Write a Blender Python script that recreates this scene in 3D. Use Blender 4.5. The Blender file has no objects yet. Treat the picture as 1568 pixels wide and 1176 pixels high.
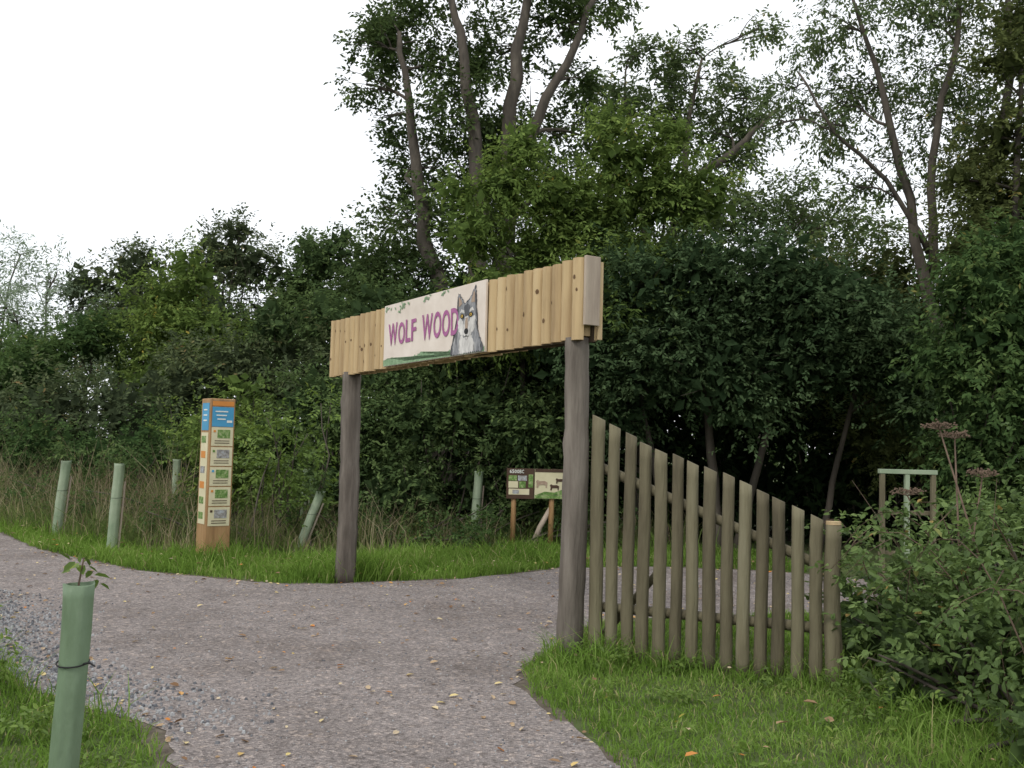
import bpy, math, random
import numpy as np
from mathutils import Vector, Matrix
R = np.random.default_rng(11)
random.seed(5)
D = bpy.data
scene = bpy.context.scene
COL = scene.collection

# ------------------------------------------------------------------ materials
def _ramp(nt, stops):
    r = nt.nodes.new('ShaderNodeValToRGB')
    el = r.color_ramp.elements
    while len(el) > 1: el.remove(el[-1])
    el[0].position = stops[0][0]; el[0].color = (*stops[0][1], 1)
    for p, c in stops[1:]:
        e = el.new(p); e.color = (*c, 1)
    return r

def mat(name, stops, scale=5, stretch=(1,1,1), rough=.8, bump=0.0, bscale=None, tintw=0.0, spec=.3, detail=6):
    m = D.materials.new(name); m.use_nodes = True
    nt = m.node_tree; N = nt.nodes; L = nt.links
    b = N['Principled BSDF']; b.inputs['Roughness'].default_value = rough
    b.inputs['Specular IOR Level'].default_value = spec
    tc = N.new('ShaderNodeTexCoord'); mp = N.new('ShaderNodeMapping')
    mp.inputs['Scale'].default_value = stretch
    L.new(tc.outputs['Object'], mp.inputs['Vector'])
    no = N.new('ShaderNodeTexNoise'); no.inputs['Scale'].default_value = scale; no.inputs['Detail'].default_value = detail
    no.inputs['Roughness'].default_value = .65
    L.new(mp.outputs['Vector'], no.inputs['Vector'])
    fac = no.outputs['Fac']
    if tintw > 0:
        at = N.new('ShaderNodeAttribute'); at.attribute_name = 'tint'
        mx = N.new('ShaderNodeMix'); mx.inputs[0].default_value = tintw
        L.new(fac, mx.inputs[2]); L.new(at.outputs['Fac'], mx.inputs[3]); fac = mx.outputs[0]
    r = _ramp(nt, stops); L.new(fac, r.inputs['Fac'])
    L.new(r.outputs['Color'], b.inputs['Base Color'])
    if bump:
        n2 = N.new('ShaderNodeTexNoise'); n2.inputs['Scale'].default_value = bscale or scale*3; n2.inputs['Detail'].default_value = 5
        L.new(mp.outputs['Vector'], n2.inputs['Vector'])
        bp = N.new('ShaderNodeBump'); bp.inputs['Strength'].default_value = bump; bp.inputs['Distance'].default_value = .02
        L.new(n2.outputs['Fac'], bp.inputs['Height']); L.new(bp.outputs['Normal'], b.inputs['Normal'])
    return m

def leafmat(name, stops, trans=.25, rough=.5, tcol=1.5, simple=False, spec=.15):
    m = D.materials.new(name); m.use_nodes = True
    nt = m.node_tree; N = nt.nodes; L = nt.links
    b = N['Principled BSDF']
    at = N.new('ShaderNodeAttribute'); at.attribute_name = 'tint'
    r = _ramp(nt, stops); L.new(at.outputs['Fac'], r.inputs['Fac'])
    if simple:
        N.remove(b); b = N.new('ShaderNodeBsdfDiffuse'); L.new(r.outputs['Color'], b.inputs['Color'])
    else:
        b.inputs['Roughness'].default_value = rough; b.inputs['Specular IOR Level'].default_value = spec
        L.new(r.outputs['Color'], b.inputs['Base Color'])
    tr = N.new('ShaderNodeBsdfTranslucent')
    hs = N.new('ShaderNodeHueSaturation'); hs.inputs['Value'].default_value = tcol; hs.inputs['Saturation'].default_value = 1.05; hs.inputs['Hue'].default_value = .49
    L.new(r.outputs['Color'], hs.inputs['Color']); L.new(hs.outputs['Color'], tr.inputs['Color'])
    ms = N.new('ShaderNodeMixShader'); ms.inputs[0].default_value = trans
    L.new(b.outputs[0], ms.inputs[1]); L.new(tr.outputs[0], ms.inputs[2])
    L.new(ms.outputs[0], N['Material Output'].inputs['Surface'])
    return m

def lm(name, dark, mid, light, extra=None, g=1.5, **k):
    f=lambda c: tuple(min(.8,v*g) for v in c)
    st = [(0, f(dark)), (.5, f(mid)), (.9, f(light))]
    if extra: st += [(.97, f(extra))]
    k.setdefault('simple', True); k.setdefault('trans', .3)
    return leafmat(name, st, **k)

M_big   = lm('leaf_oak', (.022,.034,.014), (.046,.070,.026), (.085,.118,.042), g=1.4)
M_ash   = lm('leaf_ash', (.04,.056,.026), (.068,.096,.04), (.115,.15,.062), (.2,.17,.05), g=1.4)
M_light = lm('leaf_young_ash', (.046,.072,.020), (.092,.135,.036), (.155,.205,.056), (.25,.2,.045), g=1.4)
M_haw   = lm('leaf_hawthorn', (.022,.040,.018), (.046,.074,.033), (.082,.12,.055), g=1.3)
M_leaf_shade  = lm('leaf_painted_shade', (.012,.022,.010), (.025,.044,.018), (.045,.075,.028), g=.9)  # leaf colour darkened to paint the shade under the hawthorn
M_brown = lm('leaf_brownish', (.036,.046,.017), (.068,.082,.030), (.105,.125,.044), (.18,.12,.035), g=1.4)
M_ivy   = lm('leaf_ivy', (.022,.042,.016), (.048,.082,.028), (.088,.13,.044), (.15,.14,.045), g=1.35)
M_bram  = lm('leaf_bramble', (.032,.05,.018), (.07,.108,.034), (.125,.175,.058), (.22,.15,.05), g=1.5, simple=False, rough=.5, spec=.12)
M_hedge = lm('leaf_hedge', (.028,.046,.02), (.056,.086,.032), (.10,.138,.05), g=1.45)
M_hedge2= lm('leaf_hedge_b', (.03,.040,.022), (.058,.076,.038), (.10,.12,.055), (.15,.11,.05))
M_will  = lm('leaf_willow', (.09,.12,.08), (.18,.225,.15), (.28,.33,.24), g=1.25)
M_hazel = lm('leaf_hazel', (.05,.08,.02), (.10,.155,.036), (.17,.24,.055), (.26,.24,.05), g=1.2, simple=False)
M_grass = lm('grass_blades', (.060,.105,.020), (.125,.215,.038), (.20,.29,.072), (.34,.31,.15), g=1.12)
M_rough = lm('rough_grass', (.06,.095,.028), (.115,.155,.05), (.20,.22,.09), (.32,.28,.15), g=1)
M_dry   = lm('dry_grass', (.13,.11,.065), (.25,.21,.13), (.38,.33,.21), (.22,.15,.10), g=1)
M_fall  = leafmat('fallen_leaf', [(0,(.18,.10,.05)),(.35,(.38,.26,.15)),(.6,(.56,.46,.32)),(.8,(.62,.5,.2)),(.93,(.5,.2,.05))], trans=.1)
M_bark  = mat('bark', [(.25,(.035,.03,.024)),(.55,(.085,.07,.055)),(.8,(.15,.13,.10))], scale=6, stretch=(1,1,.25), bump=.6)
M_twig  = mat('twig_brown', [(.3,(.07,.05,.035)),(.7,(.16,.11,.075))], scale=8)

M_log   = mat('pale_log', [(.15,(.17,.11,.055)),(.38,(.38,.265,.14)),(.58,(.52,.38,.205)),(.85,(.63,.49,.29))], scale=8, stretch=(1.6,1.6,.10), bump=.45, tintw=.22, rough=.75)
M_gap_shade   = mat('painted_gap_shade', [(.3,(.05,.035,.022)),(.7,(.10,.07,.045))], scale=8)  # dark colour paints the shade in the gaps between logs
M_knot  = mat('knot_wood', [(.3,(.08,.045,.022)),(.7,(.2,.12,.06))], scale=30)
M_post  = mat('weathered_post', [(.2,(.045,.037,.030)),(.42,(.105,.088,.072)),(.6,(.175,.15,.125)),(.85,(.27,.24,.20))], scale=3.4, stretch=(2.6,2.6,.30), bump=.8, bscale=14, tintw=.0, rough=.85, detail=9)
M_picket= mat('treated_picket', [(.2,(.05,.042,.026)),(.40,(.115,.098,.060)),(.6,(.175,.155,.095)),(.88,(.27,.25,.17))], scale=4.5, stretch=(2.4,2.4,.28), bump=.7, bscale=14, tintw=.28, rough=.85, detail=9)
M_cut   = mat('cut_wood', [(.3,(.34,.24,.13)),(.7,(.5,.38,.22))], scale=14, stretch=(1,1,.2), bump=.2)
M_greycut = mat('grey_wood', [(.3,(.3,.24,.19)),(.7,(.46,.38,.3))], scale=9, stretch=(1,1,.15), bump=.3)
M_totem = mat('orange_timber', [(.25,(.2,.105,.045)),(.5,(.34,.2,.09)),(.8,(.44,.28,.14))], scale=6, stretch=(2,2,.2), bump=.3, rough=.6)
M_cream = mat('cream_panel', [(.3,(.62,.53,.45)),(.7,(.76,.67,.59))], scale=3, rough=.5)
M_purple= mat('purple_paint', [(.3,(.29,.07,.21)),(.7,(.40,.13,.29))], scale=20, rough=.5)
M_greenp= mat('green_paint', [(.3,(.13,.22,.11)),(.7,(.27,.40,.23))], scale=25, rough=.5)
M_wgrey = mat('wolf_grey', [(.3,(.10,.10,.11)),(.5,(.24,.24,.25)),(.7,(.45,.44,.43))], scale=26, stretch=(1,1,.3), rough=.5)
M_wdark = mat('wolf_dark', [(.3,(.03,.03,.035)),(.7,(.12,.12,.13))], scale=30, stretch=(1,1,.3), rough=.5)
M_wlight= mat('wolf_light', [(.3,(.40,.38,.36)),(.7,(.76,.73,.69))], scale=26, stretch=(1,1,.3), rough=.5)
M_wtan  = mat('wolf_tan', [(.3,(.3,.2,.14)),(.7,(.42,.32,.24))], scale=26, rough=.5)
M_amber = mat('wolf_amber', [(.3,(.5,.3,.05)),(.7,(.6,.4,.08))], scale=10)
M_black = mat('black_paint', [(.3,(.012,.012,.012)),(.7,(.03,.03,.03))], scale=10)
M_blue  = mat('blue_panel', [(.3,(.05,.26,.45)),(.7,(.08,.33,.55))], scale=4, rough=.4)
M_white = mat('white_panel', [(.3,(.66,.66,.6)),(.7,(.78,.78,.72))], scale=4, rough=.4)
M_orange= mat('orange_panel', [(.3,(.55,.2,.04)),(.7,(.65,.27,.06))], scale=4, rough=.4)
M_photoG= mat('photo_green', [(.3,(.04,.09,.02)),(.5,(.14,.25,.06)),(.65,(.35,.4,.2)),(.75,(.1,.12,.08))], scale=22, rough=.4)
M_photoB= mat('photo_grey', [(.3,(.1,.1,.1)),(.5,(.3,.28,.26)),(.7,(.45,.5,.55))], scale=22, rough=.4)
M_brownp= mat('brown_panel', [(.3,(.05,.028,.018)),(.7,(.09,.05,.03))], scale=4, rough=.4)
M_beige = mat('beige_panel', [(.3,(.55,.5,.32)),(.7,(.68,.62,.42))], scale=4, rough=.4)
M_guard = mat('tree_guard_plastic', [(.25,(.065,.10,.055)),(.45,(.125,.18,.105)),(.6,(.16,.225,.14)),(.8,(.26,.32,.22))], scale=5, stretch=(1.5,1.5,.5), rough=.5, bump=.3, bscale=25, detail=9)
M_guardf= mat('tree_guard_faded', [(.3,(.19,.26,.16)),(.7,(.32,.37,.26))], scale=4, rough=.5)
M_stone = mat('stone_chips', [(.2,(.07,.075,.085)),(.5,(.17,.17,.18)),(.8,(.34,.34,.34))], scale=3, tintw=.9, rough=.8)
M_umbel = mat('dead_umbel', [(.3,(.09,.06,.04)),(.7,(.2,.14,.10))], scale=8)

def pathmat():
    m = D.materials.new('gravel_path'); m.use_nodes = True
    nt = m.node_tree; N = nt.nodes; L = nt.links; b = N['Principled BSDF']
    b.inputs['Roughness'].default_value = .9; b.inputs['Specular IOR Level'].default_value = .12
    tc = N.new('ShaderNodeTexCoord')
    def noise(s, d=5, ro=.6):
        n = N.new('ShaderNodeTexNoise'); n.inputs['Scale'].default_value = s; n.inputs['Detail'].default_value = d; n.inputs['Roughness'].default_value = ro
        L.new(tc.outputs['Object'], n.inputs['Vector']); return n.outputs['Fac']
    def mix(kind, f, a, bb):
        x = N.new('ShaderNodeMix'); x.data_type = 'RGBA'; x.blend_type = kind
        x.inputs[0].default_value = f
        L.new(a, x.inputs[6]); L.new(bb, x.inputs[7]); return x.outputs[2]
    big = _ramp(nt, [(.32,(.19,.163,.150)),(.44,(.235,.208,.198)),(.56,(.275,.245,.235)),(.66,(.225,.196,.184)),(.78,(.26,.232,.224))]); L.new(noise(.6, 6, .65), big.inputs['Fac'])
    med = _ramp(nt, [(.3,(.76,.74,.72)),(.5,(.98,.98,.98)),(.72,(1.12,1.10,1.08))]); L.new(noise(5, 8, .75), med.inputs['Fac'])
    def vor(s):
        v = N.new('ShaderNodeTexVoronoi'); v.inputs['Scale'].default_value = s; L.new(tc.outputs['Object'], v.inputs['Vector'])
        sp = N.new('ShaderNodeSeparateColor'); L.new(v.outputs['Color'], sp.inputs[0]); return v, sp
    v, sp = vor(75); v2, sp2 = vor(30)
    fine = _ramp(nt, [(.0,(.5,.49,.48)),(.3,(.85,.84,.83)),(.75,(1.06,1.05,1.04)),(.97,(1.6,1.55,1.48))]); L.new(sp.outputs[0], fine.inputs['Fac'])
    fine2 = _ramp(nt, [(.0,(.6,.58,.56)),(.12,(.97,.97,.97)),(.9,(1.02,1.01,1.0)),(.97,(1.5,1.42,1.32))]); L.new(sp2.outputs[1], fine2.inputs['Fac'])
    c = mix('MULTIPLY', 1.0, big.outputs[0], med.outputs[0]); c = mix('MULTIPLY', .9, c, fine.outputs[0]); c = mix('MULTIPLY', .7, c, fine2.outputs[0])
    L.new(c, b.inputs['Base Color'])
    bp = N.new('ShaderNodeBump'); bp.inputs['Strength'].default_value = .8; bp.inputs['Distance'].default_value = .012
    L.new(v.outputs['Distance'], bp.inputs['Height'])
    bp2 = N.new('ShaderNodeBump'); bp2.inputs['Strength'].default_value = .6; bp2.inputs['Distance'].default_value = .06
    L.new(noise(4, 6), bp2.inputs['Height']); L.new(bp.outputs[0], bp2.inputs['Normal'])
    L.new(bp2.outputs[0], b.inputs['Normal'])
    return m
M_path = pathmat()
M_soil = mat('path_edge_soil', [(.3,(.06,.045,.033)),(.5,(.11,.09,.068)),(.7,(.17,.14,.11))], scale=9, bump=.6, bscale=40, rough=.95, detail=10)
M_ground = mat('ground_soil_grass', [(.3,(.05,.05,.022)),(.5,(.07,.095,.028)),(.7,(.10,.13,.04))], scale=2.2, bump=.5, bscale=30, rough=.95, detail=10)

# ------------------------------------------------------------------ mesh building
def unit(a): return a / (np.linalg.norm(a, axis=-1, keepdims=True) + 1e-9)

class Geo:
    def __init__(s): s.V=[]; s.F=[]; s.M=[]; s.T=[]; s.S=[]; s.n=0
    def add(s, V, F, m=0, t=.5, smooth=False):
        V=np.asarray(V,float); F=np.asarray(F,int)
        s.V.append(V); s.F.append(F+s.n); s.M.append(np.full(len(F),m))
        s.T.append(np.full(len(F),t) if np.isscalar(t) else np.asarray(t)); s.S.append(np.full(len(F),smooth)); s.n+=len(V)
    def build(s, name, mats, parent=None):
        V=np.concatenate(s.V); F=np.concatenate(s.F)
        me=D.meshes.new(name); me.vertices.add(len(V)); me.vertices.foreach_set('co', V.astype(np.float32).ravel())
        me.loops.add(F.size); me.loops.foreach_set('vertex_index', F.astype(np.int32).ravel())
        me.polygons.add(len(F)); me.polygons.foreach_set('loop_start', np.arange(0,F.size,4,dtype=np.int32))
        for m in mats: me.materials.append(m)
        me.polygons.foreach_set('material_index', np.concatenate(s.M).astype(np.int32))
        me.update(calc_edges=True)
        me.polygons.foreach_set('use_smooth', np.concatenate(s.S).astype(bool))
        a=me.attributes.new('tint','FLOAT','FACE'); a.data.foreach_set('value', np.concatenate(s.T).astype(np.float32))
        me.update()
        o=D.objects.new(name, me); COL.objects.link(o)
        if parent: o.parent=parent
        return o

def tube(pts, rad, n=8, jit=0.0, cap=True, slope=0.0, sdir=(1,0)):
    pts=np.array(pts,float); rad=np.array(rad,float)
    if cap:
        pts=np.vstack([pts[:1],pts,pts[-1:]]); rad=np.concatenate([[1e-4],rad,[1e-4]])
    m=len(pts)
    T=np.gradient(pts,axis=0)
    T[0]=pts[min(2,m-1)]-pts[0]; T[-1]=pts[-1]-pts[max(-3,-m)]
    T=unit(T)
    ref=np.array([1.,.13,.07]) if abs(T[:,2]).mean()>.6 else np.array([.05,.1,1.])
    A=unit(np.cross(T,ref)); B=np.cross(T,A)
    th=np.linspace(0,2*np.pi,n,endpoint=False)
    base=1+jit*R.standard_normal(n)*.6
    V=[]
    for i in range(m):
        rr=rad[i]*base*(1+jit*R.standard_normal()*.5)
        ring=pts[i]+rr[:,None]*(np.cos(th)[:,None]*A[i]+np.sin(th)[:,None]*B[i])
        if slope and i>=m-2:
            off=(ring[:,:2]-pts[i,:2])@np.array(sdir); ring[:,2]-=slope*off
        V.append(ring)
    V=np.vstack(V); F=[]
    for i in range(m-1):
        for j in range(n):
            k=(j+1)%n; F.append((i*n+j,i*n+k,(i+1)*n+k,(i+1)*n+j))
    return V,F

def boxg(c, s):
    c=np.array(c,float); s=np.array(s,float)/2
    V=np.array([[x,y,z] for z in(-1,1) for y in(-1,1) for x in(-1,1)],float)*s+c
    F=[(0,2,3,1),(4,5,7,6),(0,1,5,4),(2,6,7,3),(0,4,6,2),(1,3,7,5)]
    return V,F

def box(name, c, s, m, parent, bev=.004):
    g=Geo(); g.add(*boxg(c,s)); o=g.build(name,[m],parent)
    if bev:
        b=o.modifiers.new('b','BEVEL'); b.width=bev; b.segments=2
    return o

def leaves_geo(P, AX, NO, SZ, wid=.5, detail=False):
    side=unit(np.cross(AX,NO)); up=np.cross(side,AX)
    L=SZ[:,None]; n=len(P)
    if not detail:
        V=np.stack([P, P+AX*L*.45+side*L*wid*.5+up*L*.06, P+AX*L, P+AX*L*.45-side*L*wid*.5+up*L*.06],1).reshape(-1,3)
        F=np.arange(4*n).reshape(n,4); return V,F,1
    V=np.stack([P, P+AX*L*.25+side*L*wid*.42+up*L*.08, P+AX*L*.65+side*L*wid*.42+up*L*.06, P+AX*L-up*L*.08,
                P+AX*L*.65-side*L*wid*.42+up*L*.06, P+AX*L*.25-side*L*wid*.42+up*L*.08],1).reshape(-1,3)
    i=np.arange(n)[:,None]*6
    F=np.concatenate([i+[0,1,2,3], i+[0,3,4,5]],1).reshape(-1,4); return V,F,2

def foliage(g, blobs, leaf, cov=3.0, m=1, k=8, droop=.25, detail=False, tb=0.0, tv=1.0, inner=True, clump=.3, subs=9, wid=.5):
    for bl in blobs:
        c=np.array(bl[:3],float); r=np.array(bl[3:],float)
        if len(r)==1: r=np.array([r[0],r[0],r[0]*.85])
        ra=(r[0]+r[2])/2
        n=int(cov*math.pi*ra*ra/(.25*leaf*leaf)); ns=max(3,n//k)
        nsub=max(4,int(subs*(.7+.6*R.random())))
        d=unit(R.standard_normal((nsub,3))); rad=R.random(nsub)**.4
        sc=c+d*rad[:,None]*r*.85; stn=R.random(nsub)
        idx=R.integers(0,nsub,ns)
        base=sc[idx]+R.standard_normal((ns,3))*clump*r*(.6+.6*R.random(nsub)[idx][:,None])
        out=unit((base-c)/r)
        sd=unit(out*.7+R.standard_normal((ns,3))*.55+np.array([0,0,-droop*.6+.15]))
        ln=leaf*k*.36
        t=(np.arange(k)+.5)/k
        P=base[:,None,:]+sd[:,None,:]*ln*t[None,:,None]
        sv=unit(np.cross(sd,np.array([0,0,1.])+R.standard_normal((ns,3))*.4))
        sg=np.where(np.arange(k)%2==0,1,-1)[None,:,None]
        AX=unit(sd[:,None,:]*.55+sv[:,None,:]*sg*.8+R.standard_normal((ns,k,3))*.28+np.array([0,0,-droop]))
        NO=unit(np.array([0,0,1.])+out[:,None,:]*.35+R.standard_normal((ns,k,3))*.42)
        SZ=leaf*(.65+.6*R.random((ns,k)))
        spt=R.random(ns)
        T=np.clip(tb+tv*(.42*stn[idx][:,None]+.25*spt[:,None]+.38*R.random((ns,k))),0,1)
        P=P.reshape(-1,3); ok=P[:,2]>.02
        V,F,q=leaves_geo(P[ok],AX.reshape(-1,3)[ok],NO.reshape(-1,3)[ok],SZ.ravel()[ok],wid,detail)
        g.add(V,F,m,np.repeat(T.ravel()[ok],q))
        if inner:  # big inner leaves, coloured dark to stand for deep shade inside
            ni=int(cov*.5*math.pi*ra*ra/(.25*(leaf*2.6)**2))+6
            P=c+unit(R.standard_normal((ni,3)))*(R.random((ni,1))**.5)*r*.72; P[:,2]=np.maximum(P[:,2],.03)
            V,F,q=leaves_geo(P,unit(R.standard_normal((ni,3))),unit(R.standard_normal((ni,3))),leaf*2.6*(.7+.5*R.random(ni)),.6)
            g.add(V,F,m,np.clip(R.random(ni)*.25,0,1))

def limb(g, p0, p1, r0, r1, bow=.15, segs=6, n=6, jit=.05):
    p0=np.array(p0,float); p1=np.array(p1,float); L=np.linalg.norm(p1-p0)
    t=np.linspace(0,1,segs+1)[:,None]
    w=R.standard_normal(3)*.1*L; w[2]=abs(w[2])*.3+bow*L
    pts=p0+(p1-p0)*t+w*np.sin(np.pi*t)*.6+np.sin(2.3*np.pi*t+R.random()*6)*R.standard_normal(3)*.025*L*np.sin(np.pi*t)
    rad=r0+(r1-r0)*t[:,0]**.8
    g.add(*tube(pts,rad,n,jit),0,.5,True)
    return pts,rad

def tree(name, stems, blobs, leafm, leaf=.12, cov=3, rscale=1.0, bark=None, twigs=6, **k):
    g=Geo(); samples=[]
    for pts,r0,r1 in stems:
        P=np.array(pts,float); tt=np.linspace(0,len(P)-1,len(P)*4-3)
        Q=np.stack([np.interp(tt,range(len(P)),P[:,i]) for i in range(3)],1)
        Q[1:-1]=(Q[:-2]+2*Q[1:-1]+Q[2:])/4
        Q[1:-1]+=R.standard_normal((len(Q)-2,3))*r0*.22
        rr=np.linspace(r0,r1,len(Q)); rr[0]*=1.3
        g.add(*tube(Q,rr,10,.05),0,.5,True)
        samples+= [(Q[i],rr[i]) for i in range(2,len(Q))]
    SP=np.array([s[0] for s in samples]); SR=np.array([s[1] for s in samples])
    for b in blobs:
        c=np.array(b[:3]); r=b[3]
        d=np.linalg.norm(SP-c,axis=1)+np.maximum(0,SP[:,2]-c[2]+.25*np.linalg.norm(SP[:,:2]-c[:2],axis=1))*3
        j=int(np.argmin(d)); 
        pts,rad=limb(g,SP[j],c,min(SR[j]*.5,.04*rscale+.025*d[j]*rscale*.5),.02*rscale,.08)
        for q in range(twigs):
            s=pts[R.integers(2,len(pts))]; e=c+unit(R.standard_normal(3))*np.array([r,r,r*.8])*(.6+.5*R.random())
            limb(g,s,e,.015*rscale,.004*rscale,.05,4,4)
    foliage(g,blobs,leaf,cov,1,**k)
    return g.build(name,[bark or M_bark,leafm])

def shrub(name, base, blobs, leafm, leaf, cov=4, stems=4, **k):
    g=Geo()
    for b in blobs:
        c=np.array(b[:3])
        for i in range(stems):
            bx=np.array([c[0]*.6+base[0]*.4+R.normal()*.25,c[1]*.7+base[1]*.3+R.normal()*.25,0])
            e=c+R.standard_normal(3)*b[3]*.35
            limb(g,bx,e,.022,.006,.03,5,5)
    foliage(g,blobs,leaf,cov,1,**k)
    return g.build(name,[M_bark,leafm])

# ------------------------------------------------------------------ ground and path
pathpoly=np.array([(-1.1,-4),(-1.15,2),(-1.3,3.9),(-1.5,4.73),(-1.88,5.49),(-2.25,5.73),(-2.93,6.2),(-3.64,7.1),(-4.4,8.4),(-5.6,9.9),(-8.5,12.0),(-14,15),(-26,19.5),
 (-26,25),(-14,19.6),(-8.16,15.8),(-6.48,13.6),(-4.49,11.74),(-3.15,11.14),(-2.35,10.87),(-1.6,11.16),(-.59,11.63),(.19,12.36),(.715,12.96),(2,13.35),(3.5,13.2),(5,12.4),(8,10.9),(14,9.4),
 (14,6.6),(8,8.4),(5,9.5),(3.1,9.9),(.95,9.2),(.6,8.7),(.42,7.9),(.2,7.5),(.10,7.2),(.12,6.5),(.27,5.9),(.476,5.51),(.59,4.9),(.72,4.0),(.95,2),(1.05,-4)])
def densify(p, step=.12, jit=.035):
    out=[]
    for a,b in zip(p,np.roll(p,-1,0)):
        n=max(1,int(np.linalg.norm(b-a)/step)); 
        for i in range(n): out.append(a+(b-a)*i/n)
    out=np.array(out)
    sm=out.copy()
    for _ in range(3): sm=(np.roll(sm,1,0)+sm*2+np.roll(sm,-1,0))/4
    return sm
sm=densify(pathpoly); pp=sm+R.standard_normal(sm.shape)*.025
tg=unit(np.roll(sm,-3,0)-np.roll(sm,3,0)); nr=np.column_stack([tg[:,1],-tg[:,0]])
area=np.sum(sm[:,0]*np.roll(sm[:,1],-1)-np.roll(sm[:,0],-1)*sm[:,1])
if area<0: nr=-nr
wv=np.array([.09+.05*math.sin(i*.37)+.04*math.sin(i*.91) for i in range(len(sm))])[:,None]
soil=sm+nr*wv+R.standard_normal(sm.shape)*.015
import bmesh
def flat_poly(name, pts2, z, m, parent=None, fn=None):
    bm=bmesh.new(); vs=[bm.verts.new(fn(p) if fn else (p[0],p[1],z)) for p in pts2]
    f=bm.faces.new(vs); bmesh.ops.triangulate(bm,faces=[f])
    me=D.meshes.new(name); bm.to_mesh(me); bm.free(); me.materials.append(m)
    o=D.objects.new(name,me); COL.objects.link(o)
    if parent: o.parent=parent
    return o
flat_poly('path_edge_soil',soil,.004,M_soil)
flat_poly('gravel_path',pp,.008,M_path)
g=Geo(); g.add([(-400,-400,0),(400,-400,0),(400,400,0),(-400,400,0)],[(0,1,2,3)]); g.build('ground',[M_ground])

def inpoly(P, poly):
    x,y=P[:,0],P[:,1]; ins=np.zeros(len(P),bool)
    a=poly; b=np.roll(poly,-1,0)
    for (x0,y0),(x1,y1) in zip(a,b):
        if y0==y1: continue
        c=((y0>y)!=(y1>y))&(x<(x1-x0)*(y-y0)/(y1-y0)+x0); ins^=c
    return ins
def segd(P,poly):
    best=np.full(len(P),9.)
    for a,b in zip(poly[:-1],poly[1:]):
        ab=b-a; t=np.clip(((P-a)@ab)/(ab@ab),0,1); best=np.minimum(best,np.linalg.norm(P-a-t[:,None]*ab,axis=1))
    return best
closed=np.vstack([pathpoly,pathpoly[:1]])

def scatter(region, dens, edge=True):
    reg=np.array(region,float); lo=reg.min(0); hi=reg.max(0)
    n=int((hi-lo).prod()*dens); P=lo+R.random((n,2))*(hi-lo)
    P=P[inpoly(P,reg)&~inpoly(P,pathpoly)]
    d=segd(P,closed); wob=.07+.05*np.sin(P[:,0]*7+P[:,1]*5)+.03*np.sin(P[:,0]*19)
    return P[R.random(len(P))<np.clip(d/np.maximum(wob,.015),.08,1)**1.5]

def blades(g, P, h, w, bend=.5, m=0, hv=.5, tuft=0):
    n=len(P)
    if n==0: return
    x,y=P[:,0],P[:,1]
    ph=.5+.2*np.sin(x*3.1+1.3*np.sin(y*2.3))+.18*np.sin(y*4.3+x*1.7)+.14*np.sin(x*11+2*np.sin(y*9))+.12*np.sin(y*17-x*6)
    ph=np.clip(ph,0,1.1)
    H=h*(1-hv+hv*2*R.random(n))*(.5+1.0*ph); a=R.random(n)*6.283; W=w*(.6+.8*R.random(n))
    d=np.stack([np.cos(a),np.sin(a),0*a],1); a2=a+1.2+R.normal(size=n)*.8
    s=np.stack([np.cos(a2),np.sin(a2),0*a],1)
    b=np.column_stack([P,np.zeros(n)]); bd=(bend*(.2+R.random(n)))[:,None]; H=H[:,None]; W=W[:,None]
    z=np.array([0,0,1.])
    m1=b+z*H*.5+d*H*bd*.25; tp=b+z*H*(1-.25*bd)+d*H*bd
    V=np.stack([b-s*W/2,b+s*W/2,m1-s*W*.4,m1+s*W*.4,tp-s*W*.06,tp+s*W*.06],1).reshape(-1,3)
    i=np.arange(n)[:,None]*6
    F=np.concatenate([i+[0,1,3,2],i+[2,3,5,4]],1).reshape(-1,4)
    p2=.5+.5*np.sin(x*1.9+2.2*np.sin(y*1.3+x))*np.sin(y*2.9+x*.8)
    T=np.clip(.5*p2+.55*R.random(n),0,1)
    T=np.where(R.random(n)<.05,.99,T*.93)
    g.add(V,F,m,np.repeat(T,2))

g=Geo()
blades(g,scatter([(-.1,2.6),(4.5,2.6),(4.5,9.9),(-.1,9.9)],2300),.052,.007,1.0)
blades(g,scatter([(.3,6.9),(.9,6.9),(.9,8.3),(.3,8.3)],800),.17,.008,1.0)
blades(g,scatter([(.6,7.2),(2.5,6.5),(2.6,6.9),(.7,7.9)],800),.15,.007,1.0)
blades(g,scatter([(1.6,3),(4,3),(4,6.5),(2.4,6.5)],600),.18,.007,1.0)
blades(g,scatter([(.05,6.4),(.5,6.3),(.5,7.7),(.05,7.7)],700),.11,.007,1.0)
g.build('grass_verge',[M_grass])
g=Geo()
blades(g,scatter([(-4,1.5),(-.9,1.5),(-.9,6.8),(-4,6.8)],2000),.06,.007,1.0)
blades(g,scatter([(-4,3),(-1.6,3),(-2.2,6.4),(-4,6.8)],300),.18,.007,1)
blades(g,scatter([(-7,6),(-2.8,6),(-3.3,8),(-7,12)],700),.22,.008,.9)
g.build('grass_verge',[M_grass])
g=Geo()
far=[(-12,16.5),(-8.3,15.3),(-6.5,13.3),(-4.5,11.5),(-3.1,11.0),(-2.3,10.7),(-1.6,11.0),(-.5,11.5),(.2,12.2),(1,13),(4,13.2),(4,15.4),(.5,15.4),(-1.2,14.2),(-3,13.2),(-5,13.6),(-6.5,15.2),(-8.5,17.4),(-12,19)]
blades(g,scatter(far,1300),.10,.011,.9)
blades(g,scatter(far,120),.22,.010,.9)
blades(g,scatter([(-2.4,11.0),(.6,12),(1.2,13.3),(.5,15),(-2.6,13)],350),.2,.012,.9)
blades(g,scatter([(-2.0,10.9),(-1.2,10.9),(-1.2,11.8),(-2.0,11.8)],900),.24,.010,.9)
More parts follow.
